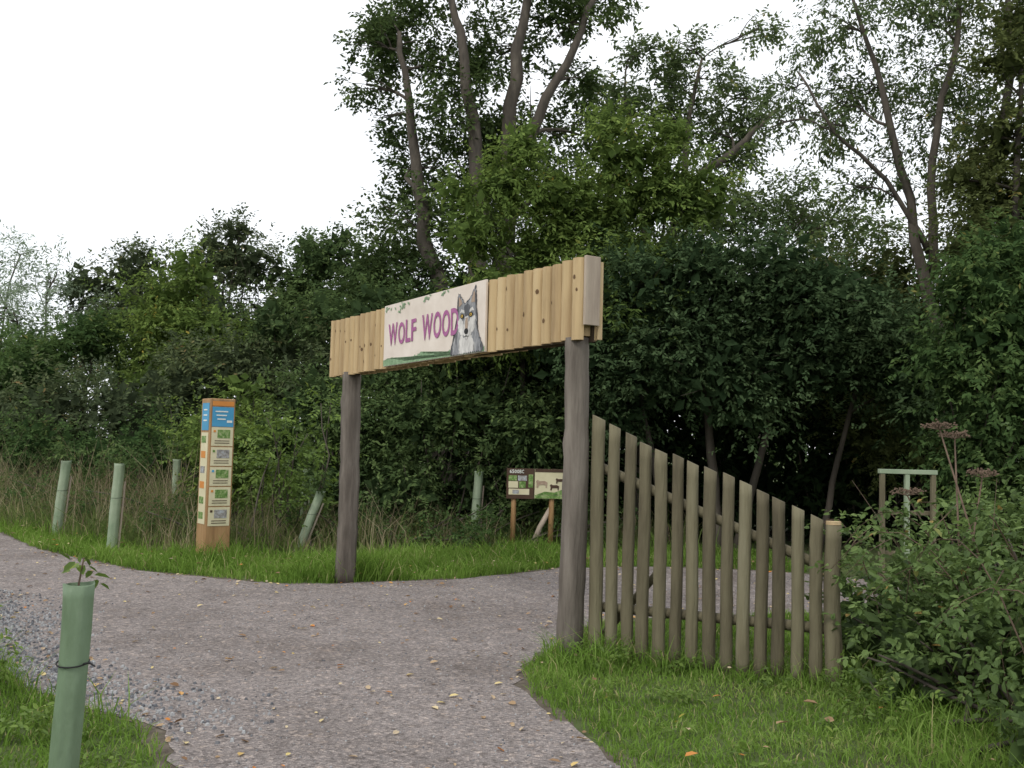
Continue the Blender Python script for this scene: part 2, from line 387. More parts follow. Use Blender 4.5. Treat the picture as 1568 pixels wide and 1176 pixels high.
blades(g,scatter([(-4.3,12.3),(-3.4,12.3),(-3.3,13.3),(-4.4,13.3)],500),.25,.010,.9)
g.build('grass_verge',[M_grass])
g=Geo()
tall=[(-16,20),(-8.5,16.6),(-6.5,14.6),(-5,13.6),(-3,13.5),(-1.2,14.5),(.5,15.6),(3,15.6),(3,17),(-3,20),(-10,26),(-18,26)]
blades(g,scatter(tall,260),.38,.014,.9,0); blades(g,scatter(tall,22),.6,.011,.6,1)
blades(g,scatter([(-12,19),(-8,17),(-5.5,14.6),(-4.4,14.4),(-6,18),(-12,23)],95),.9,.012,.55,1)
blades(g,scatter([(-12,19),(-8,17),(-5.5,14.6),(-4.4,14.4),(-6,18),(-12,23)],120),.7,.012,.7,0)
blades(g,scatter([(-3.6,13.4),(-1.6,13.6),(-.2,14.9),(-.5,15.6),(-3.4,15)],80),.5,.011,.8,1)
blades(g,scatter([(-4.9,13.2),(-3.2,13.1),(-3,13.8),(-4.8,14)],90),.5,.011,.7,1)
g.build('tall_dry_grass',[M_rough,M_dry])

# ------------------------------------------------------------------ fallen leaves and stones
g=Geo()
lo,hi=np.array([-9,2.8]),np.array([5,13.5])
P=lo+R.random((16000,2))*(hi-lo); P=P[inpoly(P,pathpoly)]
edge=segd(P,closed)
P=P[R.random(len(P))<(.085+.6*np.exp(-edge/.2))]
P2=scatter([(.1,3),(3,3),(3,8),(.1,8)],4)
P3=scatter(far,7)
for Q,z,s in((P,.012,.050),(P2,.06,.07),(P3,.09,.06)):
    n=len(Q); a=R.random(n)*6.28
    B=np.column_stack([Q,z+R.random(n)*.006]); AX=np.stack([np.cos(a),np.sin(a),R.random(n)*.35],1)
    NO=unit(np.array([0,0,1.])+R.standard_normal((n,3))*.3)
    V,F,q=leaves_geo(B,unit(AX),NO,s*(.5+.9*R.random(n)**2),.6,True); V[:,2]=np.maximum(V[:,2],.010)
    g.add(V,F,0,np.repeat(R.random(n),2))
g.build('fallen_leaves',[M_fall])

g=Geo()
lo,hi=np.array([-5.4,4.6]),np.array([-1.2,10]); Q=lo+R.random((60000,2))*(hi-lo); Q=Q[inpoly(Q,pathpoly)]
ledge=pathpoly[2:11]
dd=segd(Q,ledge); Q=Q[R.random(len(Q))<np.exp(-(dd/.42)**2)*.6*np.clip((Q[:,1]-5.2)/1.2,0.05,1)]
Q2=np.array([-3,3])+R.random((7000,2))*np.array([7,10]); Q2=Q2[inpoly(Q2,pathpoly)]
for QQ,s in((Q,.012),(Q2,.006)):
    n=len(QQ); sz=s*(.4+R.random(n))
    dirs=np.array([(1,0,0),(0,1,0),(-1,0,0),(0,-1,0)],float)
    th=R.random(n)*1.57; c,sn=np.cos(th),np.sin(th)
    dr=np.stack([dirs[None,:,0]*c[:,None]-dirs[None,:,1]*sn[:,None],dirs[None,:,0]*sn[:,None]+dirs[None,:,1]*c[:,None],np.zeros((n,4))],2)
    C=np.column_stack([QQ,.008+sz*.3])
    ring=C[:,None,:]+dr*sz[:,None,None]*(.7+.6*R.random((n,4,1)))
    top=C[:,None,:]+(ring-C[:,None,:])*.6; top[:,:,2]+=sz[:,None]*(.3+.5*R.random((n,4))); ring[:,:,2]=.006
    V=np.concatenate([ring,top],1).reshape(-1,3); i=np.arange(n)[:,None]*8
    F=np.concatenate([i+f for f in([4,5,6,7],[0,1,5,4],[1,2,6,5],[2,3,7,6],[3,0,4,7])],1).reshape(-1,4)
    g.add(V,F,0,np.repeat(.2+.8*R.random(n),5))
g.build('loose_stone_chips',[M_stone])

# ------------------------------------------------------------------ gateway
def empty(name, loc, rz=0):
    e=D.objects.new(name,None); e.location=loc; e.rotation_euler=(0,0,rz); e.empty_display_size=.2; COL.objects.link(e); return e
LEN=4.93
gate=empty('wooden_entrance_gateway',(-2.08,11.59,0),math.atan2(-4.15,2.66))
zb=lambda x:2.33+.08*x/LEN
zt=lambda x:2.98+.05*x/LEN
def post(name,x,y,z0,z1,r,m,parent,lean=0,rings=22,jit=.035,knots=0):
    g=Geo(); t=np.linspace(0,1,rings)
    P=np.column_stack([x+lean*t+.010*np.sin(t*5+x),np.full(rings,y)+.01*np.sin(t*4),z0+(z1-z0)*t])
    rr=r*(1.07-.12*t); V,F=tube(P,rr,24,jit)
    for _ in range(knots):     # swellings where side branches were cut
        a=-math.pi*R.random(); kz=z0+(z1-z0)*(.1+.8*R.random()); kc=np.array([x+math.cos(a)*r,y+math.sin(a)*r,kz])
        d=np.linalg.norm((V-kc)*np.array([1,1,.7]),axis=1); w=np.exp(-(d/.05)**2)[:,None]
        V=V+w*np.array([math.cos(a),math.sin(a),0])*.014
    g.add(V,F,0,.5,True); 
    return g.build(name,[m],parent)
post('post_near',LEN-.168,0,0,2.43,.094,M_post,gate,lean=.02,knots=7)
post('post_far',.464,0,0,2.37,.105,M_post,gate,lean=.03,jit=.06,knots=7)
box('core_beam_top',(LEN/2,0,2.86),(LEN-.1,.09,.12),M_log,gate); box('core_beam_bottom',(LEN/2,0,2.50),(LEN-.1,.09,.12),M_log,gate)
for sg in(-1,1): box('gap_shade_backing_%s'%('front' if sg<0 else 'rear'),(LEN/2,sg*.056,2.67),(LEN-.02,.012,.55),M_gap_shade,gate,0)  # dark sheets added behind the logs to deepen the gap shade
g=Geo(); n=36; w=LEN/n; kn=Geo()
for side in(-1,1):
    for i in range(n):
        x=(i+.5)*w+R.normal()*.003; a=zb(x)+R.normal()*.004; b=zt(x)+R.normal()*.004
        th=np.linspace(0,np.pi,11); rr=w*.5*(.90+.08*R.random())
        lev=np.linspace(a,b,9); V=[]; bx=R.normal()*.004; n1=11
        for z in lev:
            k=1+R.normal()*.02; o=bx*math.sin((z-a)*6)
            V+= [(x+o+math.cos(t)*rr*min(k,1.03), side*(.052+math.sin(t)*.052*k), z) for t in th]
        V=np.array(V); F=[]; nl=8
        for l in range(nl):
            for j in range(n1-1): F.append((l*n1+j,l*n1+j+1,(l+1)*n1+j+1,(l+1)*n1+j) if side<0 else (l*n1+j,(l+1)*n1+j,(l+1)*n1+j+1,l*n1+j+1))
        tt=R.random(); g.add(V,F,0,tt,True)
        C=[]
        for l in(0,nl):
            for j in range(5): C.append((l*n1+j,l*n1+j+1,l*n1+9-j,l*n1+10-j))
        for l in range(nl): C.append((l*n1,(l+1)*n1,(l+1)*n1+10,l*n1+10))
        g.add(V,C,0,tt,False)
        if R.random()<.8:
            for q in range(int(1+2*R.random())):
                t0=np.pi*(.3+.4*R.random()); kz=a+.08+(b-a-.16)*R.random(); nx,ny=math.cos(t0),side*math.sin(t0)
                cx=np.array([x+nx*rr*1.01,side*.052+ny*.054,kz]); tx=np.array([-ny,nx,0])
                kr=.008+.009*R.random(); aa=np.linspace(0,2*np.pi,8,endpoint=False)
                ring=[cx+tx*math.cos(t)*kr+np.array([0,0,1])*math.sin(t)*kr*1.3 for t in aa]
                ce=cx+np.array([nx,ny,0])*.004
                VV=np.array(ring+[ce]); kn.add(VV,[(0,1,2,8),(2,3,4,8),(4,5,6,8),(6,7,0,8)],0,.5,True)
g.build('log_cladding',[M_log],gate); kn.build('log_knots',[M_knot],gate)
box('end_plank',(LEN+.016,.0,(2.52+3.04)/2),(.028,.14,.53),M_greycut,gate)
box('end_plank_back',(LEN+.012,.085,2.71),(.02,.04,.6),M_cut,gate)
PX0,PX1=1.575,3.61; PW=PX1-PX0; pz=zb(2.6)-.005; PH=.632
board=empty('sign_board',(0,0,0)); board.parent=gate; board.location=(PX0,-.122,pz); board.rotation_euler=(0,-math.atan(.065/LEN),0)
def bp(name,pts,layer,m):
    y=-.0125-.0016*layer
    return flat_poly(name,pts,0,m,board,fn=lambda p:(p[0],y,p[1]))
box('panel',(PW/2,0,PH/2),(PW,.022,PH),M_cream,board,.002)
top=[(x,.045+.02*math.sin(x*9)+R.random()*.03) for x in np.linspace(PW-.004,.004,110)]
bp('painted_grass',[(.004,.004),(PW-.004,.004)]+top,1,M_greenp)
def fur(pts,step=.018,j=.008):
    p=np.array(pts,float); out=[]
    for a,b in zip(p,np.roll(p,-1,0)):
        L=np.linalg.norm(b-a); n=max(1,int(L/step)); nrm=np.array([b[1]-a[1],a[0]-b[0]])/(L+1e-9)
        for i in range(n): out.append(a+(b-a)*i/n+nrm*(j if (len(out)%2) else -j)*(.4+R.random()*.8)*(i>0))
    return out
def shapes(name,pts,layer,m,j=.006,ox=1.43,oy=.01):
    q=[(min(max(x+ox,.004),PW-.004),min(max(y+oy,.004),PH-.004)) for x,y in fur(pts,j=j)]
    bp(name,q,layer,m)
head=[(.0,.0),(.03,.10),(.08,.17),(.12,.24),(.11,.32),(.13,.39),(.125,.47),(.13,.56),(.19,.52),(.24,.46),(.31,.46),(.38,.52),(.44,.60),(.46,.50),(.45,.40),(.48,.32),(.47,.24),(.51,.15),(.56,.08),(.59,.0)]
shapes('wolf_head_outline',head,2,M_wdark,.010)
c=np.array([.3,.27]); inner=[tuple(c+(np.array(p)-c)*(.93,.95)) for p in head]; inner[0]=(.04,0); inner[-1]=(.55,0)
shapes('wolf_fur',inner,3,M_wgrey,.010)
shapes('wolf_chest',[(.17,.0),(.17,.10),(.21,.17),(.28,.12),(.36,.18),(.42,.10),(.43,0)],4,M_wlight,.012)
shapes('wolf_cheek_l',[(.14,.30),(.18,.33),(.24,.29),(.27,.2),(.23,.15),(.16,.2)],5,M_wlight,.008)
shapes('wolf_cheek_r',[(.45,.31),(.40,.34),(.35,.29),(.32,.2),(.36,.15),(.43,.2)],5,M_wlight,.008)
shapes('wolf_brow_l',[(.17,.37),(.2,.405),(.25,.39),(.26,.36),(.21,.375)],5,M_wlight,.003)
shapes('wolf_brow_r',[(.34,.36),(.35,.39),(.4,.405),(.43,.37),(.39,.375)],5,M_wlight,.003)
shapes('wolf_ear_l',[(.15,.43),(.15,.52),(.195,.49),(.215,.45)],5,M_wtan,.004)
shapes('wolf_ear_r',[(.37,.45),(.39,.50),(.43,.56),(.435,.44)],5,M_wtan,.004)
shapes('wolf_forehead',[(.27,.32),(.25,.42),(.3,.45),(.35,.42),(.33,.32)],5,M_wdark,.006)
shapes('wolf_muzzle',[(.245,.17),(.26,.26),(.27,.33),(.33,.33),(.34,.26),(.355,.17),(.3,.12)],6,M_wlight,.004)
shapes('wolf_muzzle_top',[(.275,.21),(.28,.32),(.32,.32),(.325,.21)],7,M_wtan,.003)
def disc(cx,cy,rx,ry,n=16): return [(cx+rx*math.cos(t),cy+ry*math.sin(t)) for t in np.linspace(0,6.2832,n,endpoint=False)]
shapes('wolf_nose',disc(.30,.195,.036,.027),8,M_black,0)
shapes('wolf_mouth',[(.25,.145),(.3,.158),(.35,.145),(.3,.148)],8,M_black,0)
for sx,cx in(('l',.222),('r',.378)):
    shapes('wolf_eye_rim_'+sx,disc(cx,.338,.034,.021),8,M_black,0)
    shapes('wolf_eye_'+sx,disc(cx,.338,.020,.014),9,M_amber,0)
    shapes('wolf_pupil_'+sx,disc(cx,.338,.007,.007),10,M_black,0)
def painted_leaves(x0,y0,n,name):
    for i in range(n):
        a=R.random()*6.28; cx=x0+R.normal()*.05; cy=y0+R.normal()*.015; l=.028
        q=[(cx+l*math.cos(a),cy+l*math.sin(a)*.7),(cx-.012*math.sin(a),cy+.012*math.cos(a)),(cx-l*math.cos(a),cy-l*math.sin(a)*.7),(cx+.012*math.sin(a),cy-.012*math.cos(a))]
        q=[(min(max(x,.004),PW-.004),min(max(y,.004),PH-.004)) for x,y in q]
        bp(name+'_%d'%i,q,1+.4*i,M_greenp)
painted_leaves(.07,.59,6,'painted_leaf_a'); painted_leaves(.48,.60,8,'painted_leaf_b'); painted_leaves(.36,.56,7,'painted_leaf_d'); painted_leaves(.95,.60,8,'painted_leaf_c'); painted_leaves(1.3,.61,5,'painted_leaf_e')

def letter(ch,parent,x,y,w,h,fy,m,name,rot=0,bold=.018):
    cu=D.curves.new('t','FONT'); cu.body=ch; cu.offset=bold; cu.extrude=.0; cu.resolution_u=4
    o=D.objects.new('t',cu); COL.objects.link(o); bpy.context.view_layer.update()
    me=D.meshes.new_from_object(o.evaluated_get(bpy.context.evaluated_depsgraph_get())); D.objects.remove(o)
    V=np.array([v.co[:] for v in me.vertices]); lo=V.min(0); hi=V.max(0)
    me.materials.clear(); me.materials.append(m)
    c,s=math.cos(rot),math.sin(rot)
    for v in me.vertices:
        a=(v.co.x-lo[0])/(hi[0]-lo[0])*w-w/2; b=(v.co.y-lo[1])/(hi[1]-lo[1])*h-h/2
        v.co=(x+w/2+a*c-b*s, fy, y+h/2+a*s+b*c)
    ob=D.objects.new(name,me); COL.objects.link(ob); ob.parent=parent; return ob
xs=.12
for i,(ch,w) in enumerate([('W',.205),('O',.145),('L',.105),('F',.105),(' ',.085),('W',.215),('O',.15),('O',.15),('D',.145)]):
    if ch!=' ':
        letter(ch,board,xs,.20+R.normal()*.006-.01*(i>4),w,.22+.03*(i>4)+R.normal()*.004,-.0175,M_purple,'letter_%d'%i,R.normal()*.03)
    xs+=w+.019

# ------------------------------------------------------------------ picket fence
fence=empty('picket_fence',(.685,7.56,0),math.atan2(-.70,1.53))
FL=1.68
g=Geo(); npk=14
for i in range(npk):
    x=-.005+i*(FL-.075)/(npk-1)+R.normal()*.003; h=1.81-.70*(x/FL)-.02*math.sin(x*4)+R.normal()*.007
    t=np.linspace(0,1,15); r=.0455 if i else .055; dx=R.normal()*.005
    r*= .94+.12*R.random()
    P=np.column_stack([x+dx*t+.003*np.sin(t*6+i),-.0+.003*np.cos(t*5+i),h*t])
    V,F=tube(P,r*np.linspace(1.02,.96,15),16,.022,slope=.43)
    for _ in range(3):
        a=-math.pi*R.random(); kc=np.array([x+math.cos(a)*r,math.sin(a)*r,h*R.random()]); d=np.linalg.norm(V-kc,axis=1)
        V=V+np.exp(-(d/.045)**2)[:,None]*np.array([math.cos(a),math.sin(a),0])*.007
    V[:,1]=np.where(V[:,1]>.012,.012+(V[:,1]-.012)*.15,V[:,1])
    g.add(V,F,0,R.random(),True)
g.build('pickets',[M_picket],fence)
g=Geo()
t=np.linspace(0,1,8)
g.add(*tube(np.column_stack([-.05+(FL+.03)*t,.05+0*t,1.46-.66*t]),np.full(8,.037),8,.03),0,.4,True)
g.add(*tube(np.column_stack([-.05+(FL+.03)*t,.05+0*t,.38+0*t]),np.full(8,.037),8,.03),0,.4,True)
g.add(*tube(np.column_stack([.02+.42*t,.11+0*t,.16+.5*t]),np.full(8,.03),8,.03),0,.7,True)
g.build('rails',[M_picket],fence)
post('end_post',FL+.035,.02,0,1.10,.056,M_picket,fence,rings=12,jit=.02,knots=3)
g=Geo(); V,F=tube([(FL+.035,.02,1.102),(FL+.035,.02,1.125)],[.053,.050],14,.02); g.add(V,F,0,.5); g.build('end_post_cap',[M_cut],fence)

# ------------------------------------------------------------------ totem information post
tot=empty('information_totem',(-3.91,13.15,0),math.radians(37.6))
box('timber_post',(0,0,1.05),(.335,.335,2.10),M_totem,tot,.012)
fy=-.1675
def tile(name,x,z,w,h,m,lay=1,side=0,par=tot):
    d=.004*lay
    if side==0: return box(name,(x,fy-d/2-.001,z),(w,d,h),m,par,0)
    return box(name,(fy-d/2-.001,x,z),(d,w,h),m,par,0)
tile('blue_header',0,1.86,.29,.26,M_blue); tile('orange_band',0,2.035,.29,.06,M_orange)
for i in range(3): tile('header_line_%d'%i,-.02,1.93-.05*i,.17-.03*i,.016,M_white,2)
tile('header_mark',.09,1.80,.07,.03,M_white,2)
for i in range(5):
    z=1.60-.262*i
    tile('card_%d'%i,0,z,.29,.245,M_beige); tile('card_photo_%d'%i,.02,z+.035,.17,.11,(M_photoG,M_photoB,M_photoG,M_photoG,M_photoB)[i],2)
    for j in range(2): tile('card_text_%d_%d'%(i,j),0,z-.055-.03*j,.2,.009,M_brownp,2)
    tile('card_bullet_%d'%i,-.105,z+.07,.03,.03,(M_orange,M_photoG,M_blue,M_orange,M_brownp)[i],2)
tile('side_blue',0,1.86,.24,.36,M_blue,1,1)
tile('side_cream',0,1.05,.24,1.2,M_beige,1,1)
for i in range(6): tile('side_square_%d'%i,.02,1.56-.2*i,.15,.09,(M_photoG,M_orange,M_photoB,M_orange,M_photoG,M_photoG)[i],2,1)
for i in range(3): tile('side_line_%d'%i,0,1.95-.07*i,.12,.018,M_white,2,1)

# ------------------------------------------------------------------ small interpretive sign
isg=empty('interpretation_sign',(.0,15.3,0),math.radians(4))
for i,x in enumerate((.07,.66)):
    g=Geo(); g.add(*tube([(x,.05,0),(x+.01,.05,.6),(x,.05,1.12)],[.042,.042,.04],10,.04),0,.5,True); g.build('support_%d'%i,[M_totem],isg)
g=Geo(); g.add(*tube([(.38,.12,0),(.5,.1,.32),(.66,.08,.62)],[.045,.042,.04],10,.04),0,.5,True); g.build('brace',[M_greycut],isg)
fy=-.0125
box('board_left',(.17,0,.995),(.43,.025,.47),M_brownp,isg,.003); box('board_right',(.63,0,1.0),(.475,.025,.46),M_beige,isg,.003)
T=lambda n,x,z,w,h,m,l=1: tile(n,x,z,w,h,m,l,0,isg)
for i,ch in enumerate('6500BC'): letter(ch,isg,.0+.038*i,1.155,.032,.055,-.016,M_white,'caption_%d'%i)
T('bl_a',.05,1.08,.13,.08,M_photoG); T('bl_b',.2,1.08,.14,.08,M_photoB); T('bl_c',.33,1.04,.07,.2,M_photoG); T('bl_d',.06,.98,.15,.1,M_beige); T('bl_e',.2,.98,.1,.1,M_photoG); T('bl_f',.15,.87,.32,.09,M_beige); T('bl_g',.1,.87,.1,.06,M_photoB,2)
T('br_band',.63,1.205,.47,.05,M_brownp); T('br_green',.63,.80,.47,.05,M_photoG)
def sp2(name,pts,m,y=-.020): return flat_poly(name,pts,0,m,isg,fn=lambda p:(p[0],y,p[1]))
for k,(x,z,s) in enumerate(((.50,1.0,1.0),(.70,.95,.8),(.78,1.05,.7))):
    sp2('animal_%d'%k,[(x+s*a,z+s*b) for a,b in((-.08,-.06),(-.07,.0),(-.09,.03),(-.07,.06),(-.03,.04),(.05,.045),(.09,.02),(.08,-.06),(.065,-.06),(.06,-.015),(-.04,-.015),(-.055,-.06))],M_brownp if k else M_wtan)
sp2('swoosh',[(.42,.83),(.86,.83),(.86,.93),(.7,.87),(.55,.88)],M_photoG,-.0215)

# ------------------------------------------------------------------ tree guards
def guard(x,y,h,r,m,lean=(0,0),ridge=.02,stake=True,big=False,sap=.17):
    o=empty('tree_guard',(x,y,0)); g=Geo(); n=40; th=np.linspace(0,2*np.pi,n,endpoint=False)
    lev=[0,.15,.3,.45,.6,.7,.8,.9,.97,1.0]; prof=[1,1.0,.99,1.01,.98,1.0,.97,1.0,1.02,1.06]
    Vo=[];
    wob=[(.003*math.sin(l*9),.002*math.cos(l*7)) for l in lev]
    for l,p,wb in zip(lev,prof,wob):
        rr=r*p*(1+ridge*np.sin(th*7+l*1.5)+.010*R.standard_normal(n))
        Vo.append(np.column_stack([rr*np.cos(th)+lean[0]*l+wb[0],rr*np.sin(th)+lean[1]*l+wb[1],np.full(n,h*l)+(.004*np.sin(th*2) if l==1 else 0)]))
    for l,p,wb in list(zip(lev,prof,wob))[::-1]:
        rr=(r*p*.93-.002)*(1+ridge*np.sin(th*7+l*1.5)); Vo.append(np.column_stack([rr*np.cos(th)+lean[0]*l+wb[0],rr*np.sin(th)+lean[1]*l+wb[1],np.full(n,h*l)]))
    V=np.vstack(Vo); F=[(i*n+j,i*n+(j+1)%n,(i+1)*n+(j+1)%n,(i+1)*n+j) for i in range(len(Vo)-1) for j in range(n)]
    g.add(V,F,0,.5,True); g.build('sleeve',[m],o)
    if stake:
        g=Geo(); g.add(*tube([(r*1.25,.02,0),(r*1.25+lean[0]*.85,.02+lean[1]*.85,h*.8)],[.014,.013],4),0,.5); g.build('stake',[M_greycut],o)
    g=Geo()
    f=.83 if big else .62
    tt=np.linspace(0,2*np.pi,25); g.add(*tube(np.column_stack([lean[0]*f+(r+.003)*np.cos(tt),lean[1]*f+(r+.003)*np.sin(tt),h*f+.006*np.sin(tt)]),np.full(25,.0022),5,cap=False),0,.5)
    g.add(*tube([(lean[0]*f+r,-.02,h*f),(lean[0]*f+r+.02,-.03,h*f+.006),(lean[0]*f+r+.035,-.03,h*f-.003)],[.003,.003,.002],5),0,.5)
    g.build('tie',[M_black],o)
    g=Geo(); g.add(*tube([(0,0,h*.5),(lean[0],lean[1],h*1.0),(lean[0]+.01,lean[1],h+(.07 if big else .25))],[.004,.003,.002],5),0,.5)
    foliage(g,[(lean[0],lean[1],h+(.03 if big else .15),.045 if big else sap)],.042 if big else .07,.8 if big else 2.2,1,k=5,inner=False,detail=True)
    g.build('sapling',[M_twig,M_hazel if big else M_hedge],o)
guard(-1.165,2.64,1.2,.037,M_guard,(.03,0),.03,stake=False,big=True)
guard(-6.86,15.06,1.17,.072,M_guardf,(.1,0)); guard(-5.33,13.35,1.2,.068,M_guardf,(.06,0))
guard(-.55,16.0,1.15,.072,M_guardf,(.05,0)); guard(-5.6,16.6,1.2,.06,M_guardf); guard(-3.4,16.4,1.1,.06,M_guardf,(.03,0))
guard(-3.2,16.2,1.0,.06,M_guardf,(-.03,0)); guard(-3.0,14.2,.85,.065,M_guardf,(.28,.1))

# ------------------------------------------------------------------ trees
def J(bl,dy=.6):
    return [(b[0],b[1]+R.normal()*dy)+tuple(b[2:]) for b in bl]
Y=26
big=[(-3.3,12.3,1.1),(-4.1,11.1,.6),(-2.1,11.9,1.1),(-.5,12.6,1.2),(1.0,12.9,1.0),(-1.4,10.2,1.4),(-2.6,9.2,1.1),(.3,10.3,1.4),(-3.1,7.6,1.2),(-1.4,8.1,1.6),(0,8.7,1.4),(1.3,11.4,.8),(-3.2,6.0,1.5),(-1.4,5.9,1.7),(.5,6.9,1.4),(1.3,8.6,1.0),(-3.6,10.4,.6),(-3.9,12.2,.7),(1.7,10.0,.6),
     (-2.2,14.2,1.3),(.3,14.6,1.5),(2,14.2,1.1),(-3.6,13.6,.9)]
bb=J([(x,Y,z,r) for x,z,r in big],.8)
tree('oak_tree',[([(-1.6,Y-1,0),(-1.7,Y-1,4),(-2.4,Y-1.1,7.5),(-2.8,Y-1,10),(-3.2,Y-.8,12.3)],.29,.06),
                 ([(-1.3,Y-.8,0),(-1.0,Y-1,5),(-.9,Y-1.2,8.5),(-1.5,Y-1.1,11.5),(-2,Y-.8,14)],.31,.07),
                 ([(-.9,Y+.3,0),(-.4,Y-.5,6),(-.2,Y-1,9.5),(.0,Y-1,12.5),(.4,Y-.8,15)],.31,.07),
                 ([(-.3,Y-.8,8.2),(.5,Y-1,10),(1.4,Y-1,12),(2.2,Y-.7,14)],.18,.06)],bb,M_big,.165,4.0,1.6,twigs=8,clump=.25,inner=False,subs=11)
Y=30
b2=[(4.3,13.2,1.1),(5.5,12.9,1.0),(6.8,12.9,1.0),(7.6,12.0,.8),(2.7,12.8,.9),(3.1,11.6,1.2),(4.7,11.2,1.2),(6.1,11.4,1.0),(7.2,11.2,.8),(4.3,9.6,1.5),(6.6,9.4,1.3),(8.7,9.2,1.2),(7.9,8.0,1.5),(5.6,8.2,1.7),(3,9.4,1.5),(9.9,8.4,1.2),(5.2,14.0,.7),(7.1,14.2,.6),(3.6,13.9,.7),(10.5,7.2,1.4),(9.3,6.4,1.3)]
tree('oak_tree',[([(4,Y-.8,0),(4,Y-.8,6),(3.8,Y-1,9.5),(3.2,Y-.8,12)],.25,.06),([(4,Y-.8,6),(5.2,Y-1.1,9.5),(6.8,Y-1.1,10.9),(7.9,Y-.8,12)],.17,.05),([(5,Y-1,8.8),(5,Y-1,11),(5.5,Y-.8,13.4)],.12,.04),([(7.5,Y,0),(8,Y,5),(8.3,Y,8.5)],.2,.05)],
     J([(x,Y,z,r) for x,z,r in b2],.8),M_ash,.17,3.5,1.5,twigs=7,clump=.26,inner=False,subs=10)
Y=18
b3=[(6.1,9.5,.9),(5.3,8.7,.6),(5.7,7.6,.6),(6.7,8.5,.8),(7.3,9.5,1.0),(8.4,9.5,1.0),(9.1,8.7,.9),(7.7,7.9,.9),(8.7,7.2,.9),(7.0,6.9,.6),(9.1,6.2,.9),(6.3,6.6,.4),(5.0,7.9,.4),(6.1,8.3,.5),(10.5,8,1.3),(10.5,10,1.3),(7.5,11,1.3),(9,11.3,1.3),(8.2,6.0,.8),(9.5,10.3,.9)]
tree('ash_tree',[([(7.9,Y-.6,0),(7.7,Y-.6,3),(7.2,Y-.6,5.5),(6.5,Y-.6,8.2),(6.0,Y-.5,10)],.15,.025),([(8.1,Y,0),(8.2,Y-.4,4),(8.4,Y-.6,6.5),(8.9,Y-.6,8.5),(9.1,Y,11)],.15,.035),([(7.5,Y-.6,4.8),(7.3,Y-.8,6.8),(7.8,Y-.8,9),(8,Y-.6,11)],.09,.03),([(7.4,Y-.6,5.2),(6.6,Y-.7,6.5),(5.6,Y-.8,7.3),(5.0,Y-.7,8.4)],.05,.018)],
     J([(x,Y,z,r) for x,z,r in b3],.6),M_ash,.105,2.7,.9,twigs=9,clump=.31,inner=False,droop=.5,wid=.42,subs=11)
tree('field_maple_tree',[([(8.0,15,0),(7.9,15,3),(7.7,15,5),(7.8,15,8)],.12,.03)],
     J([(7.6,15,6.6,.7),(7.9,15,5.5,.9),(7.5,15,7.7,.5),(8.1,15,8.4,.8),(7.2,15,4.8,.8),(8.6,15,6.8,1.0),(8.4,15,9.6,.8),(7.0,15.5,5.9,.4)],.3),M_brown,.095,2.8,.8,twigs=7,clump=.3,subs=11)
Y=17
b4=[(-.15,5.8,.75),(-.7,5.0,.65),(.75,5.6,.8),(1.65,6.4,.7),(2.3,5.9,.85),(1.3,5.2,.9),(3.0,5.7,.75),(.4,4.8,.8),(-.2,3.8,1.0),(1.2,3.9,1.1),(2.3,4.5,1.0),(1.5,7.0,.4),(.1,6.5,.4),(2.5,6.8,.4),(-1.0,5.8,.3)]
tree('young_ash_tree',[([(.3,Y,0),(.2,Y,3),(-.1,Y,5.6)],.07,.02),([(1.2,Y,0),(1.3,Y,3.5),(1.7,Y,6.4)],.08,.02),([(2.2,Y+.3,0),(2.3,Y,3),(2.6,Y,5.6)],.07,.02)],
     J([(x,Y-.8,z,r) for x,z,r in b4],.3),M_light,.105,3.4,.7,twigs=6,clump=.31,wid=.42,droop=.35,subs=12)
Y=16
b5=[(1.9,4.1,.9),(2.9,4.4,.95),(4.0,4.3,1.0),(4.9,3.9,1.0),(3.4,3.6,1.2),(2.1,3.1,1.1),(4.5,3.1,1.1),(5.5,3.2,1.1),(6.3,2.7,1.1),(3.3,2.7,1.1),(1.0,3.0,.9),(1.6,2.2,.9)]
bh=J([(x,Y-.8,z,r) for x,z,r in b5],.5)
tree('hawthorn_tree',[([(3.4,Y,0),(3.3,Y,1.5),(3,Y,3.8)],.10,.04),([(3.7,Y,0),(4.1,Y,1.8),(4.6,Y,3.8)],.08,.03),([(2.6,Y,0),(2.3,Y,1.5),(2,Y,3)],.07,.03),([(5,Y,0),(5.3,Y,1.5),(5.7,Y,3)],.06,.03)],
     bh,M_haw,.09,2.9,.7,twigs=5,clump=.28,subs=11)
shrub('shade_tinted_understorey',(4,18.5),J([(x,18.3+.4*math.sin(x*3),z,1.2) for x in np.arange(-.5,9.6,1.25) for z in(.8,2.4,3.8)]+[(x,19.8,z,1.5) for x in np.arange(.5,10,2) for z in(.9,2.6)],.3),M_leaf_shade,.17,2.2,stems=1)  # dark-tinted foliage wall, hollow's shade put into the leaf colour
shrub('blackthorn_shrub',(7,19),J([(5.9,19,4.6,1.1),(7.2,19,4.9,1.1),(8.3,19,4.1,1.3),(6.9,18,3.4,1.3),(8.9,19,5.0,1.0),(8,17.5,2.6,1.2),(10,18,4,1.5),(6.4,17,2.0,1.0),(5.2,17.6,4.2,.8)],.4),M_brown,.10,2.8,stems=3)
shrub('ivy_covered_shrub',(6.3,12.8),J([(5.9,12.8,3.7,.6),(6.5,12.8,4.3,.7),(6.3,12.6,3.2,.9),(5.7,12.8,2.8,.5),(6.4,12.4,2.3,.9),(6.0,12.8,1.5,.7),(7.5,12.8,3.2,1.3),(7.4,12.5,1.6,1.2)],.2),M_ivy,.09,3.0,stems=2,droop=.5,clump=.34,subs=14)
